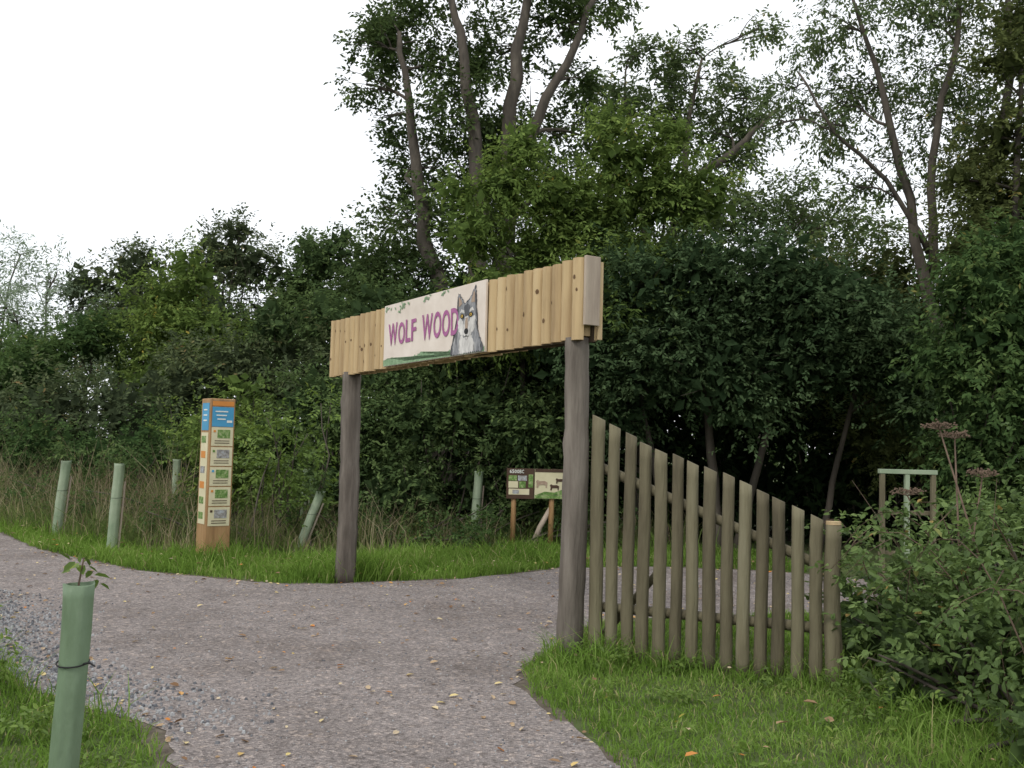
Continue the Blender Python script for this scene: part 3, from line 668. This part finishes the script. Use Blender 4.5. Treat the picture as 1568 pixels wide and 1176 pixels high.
shrub('bramble_bush',(3.3,6.3),[(2.75,6.75,.42,.40),(3.05,6.3,.52,.50),(3.5,6.2,.85,.62),(3.2,5.3,.42,.5),(2.75,5.0,.2,.34),(3.0,4.4,.3,.45),(3.9,5.5,.95,.75),(4.3,6.9,1.1,.8),(3.05,7.7,.42,.55),(4.6,8.2,.9,.8),(3.6,4.4,.6,.7),(3.7,7.4,.68,.62),(2.7,7.4,.32,.4),(2.55,6.3,.18,.3)],M_bram,.064,2.0,stems=5,detail=True,k=7,clump=.32,droop=.3,subs=15,wid=.6)
g=Geo()
for i in range(34):
    a=R.random()*2-.6; x0=2.8+R.random()*1.3; y0=4.3+R.random()*3.4
    L=.6+R.random()*.8; hh=.7+R.random()*.6
    t=np.linspace(0,1,9); dx=-math.cos(a)*L; dy=R.normal()*.4
    P=np.column_stack([x0+dx*t,y0+dy*t,hh*np.sin(t*2.3)*1.05+.02])
    g.add(*tube(P,np.linspace(.006,.002,9),5),0,.5,True)
    for j in range(3,9):
        foliage(g,[(P[j,0],P[j,1],P[j,2],.07)],.055,.9,1,k=3,inner=False,detail=True,subs=4,wid=.6)
for i in range(30):   # dead stalks standing through the bush
    x0=2.6+R.random()*1.6; y0=4.4+R.random()*3.6; h=.7+R.random()*.8
    g.add(*tube([(x0,y0,0),(x0+R.normal()*.06,y0,h*.6),(x0+R.normal()*.18,y0+R.normal()*.1,h)],[.004,.003,.0015],4),0,.5,True)
g.build('bramble_canes',[M_twig,M_bram])

def dtree(name,bl,m,leaf,cov,h=3.5,**k):
    x=np.mean([b[0] for b in bl]); y=np.mean([b[1] for b in bl])
    tree(name,[([(x,y,0),(x+.2,y,h*.5),(x,y,h)],.16,.08),([(x+.8,y,0),(x+1.1,y,h*.5),(x+1.2,y,h)],.13,.06),([(x-.8,y,0),(x-1.1,y,h*.5),(x-1.3,y,h)],.13,.06)],J(bl,.6),m,leaf,cov,1.2,twigs=5,**k)
dtree('willow_tree',[(-15.2,31,5.2,1.4),(-16.2,31,6.2,1.2),(-14.0,31,4.6,1.1),(-14.9,31,6.7,.8),(-15.8,31,3.8,1.6),(-13.7,31,3.2,1.3),(-13.5,31,5.6,.6),(-16.0,31,7.3,.7)],M_will,.18,2.3,wid=.3,droop=.1,clump=.36,inner=False)
dtree('sallow_tree',[(-13.6,34,6.7,1.3),(-12.7,34,7.2,1.0),(-13.9,33,4.8,1.7),(-14.6,34,6.6,1.0),(-12.2,33,5.4,1.5)],M_hedge2,.165,2.6)
dtree('field_maple_tree',[(-11.3,35,7.3,1.3),(-10.1,35,8.0,1.2),(-9.1,35,7.4,1.1),(-10.5,34,5.4,2),(-9,34,5.2,1.6),(-11.7,34,4.8,1.5),(-9.7,35,8.9,.5),(-10.8,35,8.5,.5)],M_hedge2,.165,2.6)
dtree('sycamore_tree',[(-7.9,35,7.0,1.4),(-6.7,35,7.8,1.3),(-5.5,35,7.6,1.2),(-6.6,34,5.4,2),(-4.4,34,5.9,1.6),(-8,34,5,1.6),(-6.2,35,8.6,.6),(-4.6,35,7.2,1.2),(-7.4,35,8.3,.6)],M_hedge,.17,2.8)
dtree('hedge_tree',[(-20,34,6,2.2),(-22.5,34,6,2.2),(-19,34,4.5,2)],M_hedge,.22,1.8)
dtree('alder_tree',[(-9.5,27,5.2,1.1),(-8.7,27,6.0,.8),(-9.9,27,4.0,1.3),(-8.6,27,4.4,1.2),(-9.2,26.5,3,1.3)],M_light,.135,2.8,h=3)
dtree('alder_tree',[(-14.2,27,3.0,1.3),(-13,27,3.7,1.1),(-11.8,27,4.2,1.2),(-12.6,26.5,2.8,1.4)],M_ivy,.135,2.8,h=2.5)
ms=[(-12,22.5,1.6,1.3),(-10.6,22.5,1.9,1.3),(-9,22.5,2.1,1.4),(-7.4,23,2.6,1.4),(-6.0,23,3.0,1.4),(-4.8,22.5,3.0,1.3),(-3.6,22,3.1,1.3),(-2.4,21.5,2.8,1.4),(-6.8,22.5,1.2,1.3),(-5,22,1.2,1.3),(-3.4,21,1.4,1.3),(-4.1,22.5,4.3,.9),(-5.6,23,4.2,.8),(-14,24,2,1.5)]
shrub('elder_hedge',(-6,22),J(ms[:7]+[ms[8]]+[ms[13]],.4),M_hedge2,.13,2.6,stems=2)
shrub('hawthorn_hedge',(-4,22),J(ms[7:8]+ms[9:13]+[(-1,20.5,2.2,1.3),(-2.8,20,4.2,.9),(-1.5,20,3.8,1.1),(0,20,3.4,1.3)],.4),M_hedge,.12,2.8,stems=2)
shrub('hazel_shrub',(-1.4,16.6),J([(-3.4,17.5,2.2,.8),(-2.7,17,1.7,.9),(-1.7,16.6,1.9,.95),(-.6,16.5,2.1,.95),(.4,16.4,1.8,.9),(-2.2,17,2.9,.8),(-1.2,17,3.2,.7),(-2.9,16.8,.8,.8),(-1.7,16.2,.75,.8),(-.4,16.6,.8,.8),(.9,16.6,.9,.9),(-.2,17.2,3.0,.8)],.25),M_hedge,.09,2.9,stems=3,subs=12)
shrub('elder_sapling',(-3.3,14.4),[(-3.3,14.6,1.2,.5),(-3.55,14.6,1.75,.35),(-2.95,14.6,1.6,.35),(-3.2,14.7,.7,.45),(-3.7,14.9,1.1,.4),(-2.8,14.8,2.1,.25)],M_hazel,.085,1.8,stems=2,inner=False,clump=.36)
shrub('dogwood_shrub',(-5,17),J([(-5.2,17.5,1.7,.7),(-4.5,17,1.5,.7),(-5.9,18,1.5,.7),(-4.6,17.4,2.4,.45),(-5.2,16.8,.8,.6),(-4.4,16.2,.8,.6)],.2),M_light,.09,1.7,stems=3,clump=.38)
shrub('field_shrub',(-8,19),J([(-7.2,19,1.3,.8),(-8.6,20,1.1,.8),(-6.4,18.5,1.0,.7),(-9.8,20.5,1.2,.9),(-7.9,19.5,.6,.7)],.2),M_ivy,.09,2.0,stems=3,clump=.38)
shrub('nettle_patch',(-2,14.6),[(x,14.7+.3*math.sin(x*5),.35,.4) for x in np.arange(-2.8,-.4,.45)]+[(-.3,15.8,.35,.4),(.3,16.0,.35,.45),(1.0,15.7,.4,.45),(1.7,15.5,.35,.4),(-7.7,17,.4,.5),(-6.2,16,.3,.4),(-5,14.5,.35,.4),(-8.8,18,.4,.5),(-6.8,16.3,.5,.5),(-4.3,14.3,.4,.4)],M_ivy,.065,1.5,stems=3,inner=False)
shrub('low_weeds',(1.5,7),[(.55,7.35,.06,.16,.16,.07),(.8,7.2,.07,.2,.16,.08),(1.2,7.15,.06,.2,.12,.06),(1.9,6.75,.06,.2,.15,.07),(2.3,6.5,.08,.25,.2,.12),(1.6,4.3,.03,.2,.2,.03),(1.35,5.2,.03,.2,.2,.03),(.9,5.6,.03,.15,.15,.03),(1.1,6.3,.03,.2,.1,.03),(1.7,5.4,.03,.15,.15,.03),(.6,6.4,.03,.12,.2,.03),(2.2,5.8,.1,.3,.3,.12),(-1.9,4.6,.05,.2,.3,.05),(-3.3,6.1,.2,.25,.3,.2),(-3.9,6.9,.35,.3,.4,.3),(-2.4,5.2,.08,.3,.2,.08)],M_hazel,.042,1.4,stems=0,inner=False,detail=True,k=5)
g=Geo(); db=[]
for x in np.arange(-45,50,3.1):
    y=43+3*math.sin(x*.7); h=6.4+.9*math.sin(x*.9)+R.normal()*.4
    db+=[(x,y,h-2,2.1),(x+1.2,y-1,h-4.6,2.5)]
foliage(g,db,.34,1.9,0,k=6); g.build('distant_wood',[M_hedge])
g=Geo(); foliage(g,[(12,14,2.5,2.4),(13,18,4,3),(12.5,10.5,2.2,1.6),(-24,28,2.5,2.5)],.22,1.8,0); g.build('side_thicket',[M_haw])

g=Geo()
for (x,y,h) in((3.05,7.0,1.78),(3.2,7.1,1.72),(3.35,7.0,1.45),(2.9,7.2,1.3)):
    bx=3.35+R.normal()*.05
    g.add(*tube([(bx,y,0),(bx-.05,y,h*.5),(x,y,h)],[.010,.008,.005],6),0,.5,True)
    for k in range(22):
        a=R.random()*6.28; r=.11*R.random()**.5; q=np.array([x+r*math.cos(a),y+r*math.sin(a),h+.05-.25*r])
        g.add(*tube([(x,y,h),q],[.002,.0015],4),0,.5)
        for _ in range(6):
            p=q+R.standard_normal(3)*.010; g.add(*tube([p,p+np.array([0,0,.009])],[.007,.006],5),0,.5)
g.build('dead_hogweed',[M_umbel])
fr=empty('wooden_field_gate',(4.15,11.0,0),.05)
for i,x in enumerate((0,.28,.58)): box('gate_post_%d'%i,(x,0,.69),(.05,.05,1.38),M_guardf if i==1 else M_picket,fr)
box('top_rail',(.29,0,1.408),(.66,.06,.05),M_guardf,fr)
for i,z in enumerate((.5,.95)): box('mid_rail_%d'%i,(.29,.047,z),(.62,.035,.05),M_picket,fr)

# ------------------------------------------------------------------ light
w=D.worlds.new('World'); scene.world=w; w.use_nodes=True
nt=w.node_tree; N=nt.nodes; L=nt.links
sky=N.new('ShaderNodeTexSky'); sky.sky_type='NISHITA'; sky.sun_disc=False
EL,AZ=math.radians(48),math.radians(215)
sky.sun_elevation=EL; sky.sun_rotation=AZ
tc=N.new('ShaderNodeTexCoord'); no=N.new('ShaderNodeTexNoise'); no.inputs['Scale'].default_value=1.6; no.inputs['Detail'].default_value=4
L.new(tc.outputs['Generated'],no.inputs['Vector'])
cl=_ramp(nt,[(.3,(8.8,9.1,9.5)),(.7,(10.0,10.2,10.4))]); 
L.new(no.outputs['Fac'],cl.inputs['Fac'])
mx=N.new('ShaderNodeMix'); mx.data_type='RGBA'; mx.inputs[0].default_value=.9
L.new(sky.outputs[0],mx.inputs[6]); L.new(cl.outputs[0],mx.inputs[7])
bg=N['Background']; bg.inputs['Strength'].default_value=.135; L.new(mx.outputs[2],bg.inputs['Color'])
sl=D.lights.new('sun','SUN'); sl.energy=1.4; sl.angle=math.radians(14); sl.color=(1,.96,.9)
so=D.objects.new('sun',sl); COL.objects.link(so)
sd=Vector((math.sin(AZ)*math.cos(EL),math.cos(AZ)*math.cos(EL),math.sin(EL)))
so.rotation_euler=sd.to_track_quat('Z','Y').to_euler()

cam=D.cameras.new('camera'); cam.sensor_width=36; cam.lens=34.6; cam.clip_end=1200
co=D.objects.new('camera',cam); COL.objects.link(co)
co.matrix_world=Matrix.Translation((0,0,1.6))@Matrix.Rotation(math.radians(93.5),4,'X')@Matrix.Rotation(math.radians(1.5),4,'Z')
scene.camera=co
scene.view_settings.view_transform='Standard'; scene.view_settings.look='None'; scene.view_settings.exposure=0
print('faces', sum(len(o.data.polygons) for o in D.objects if o.type=='MESH'))
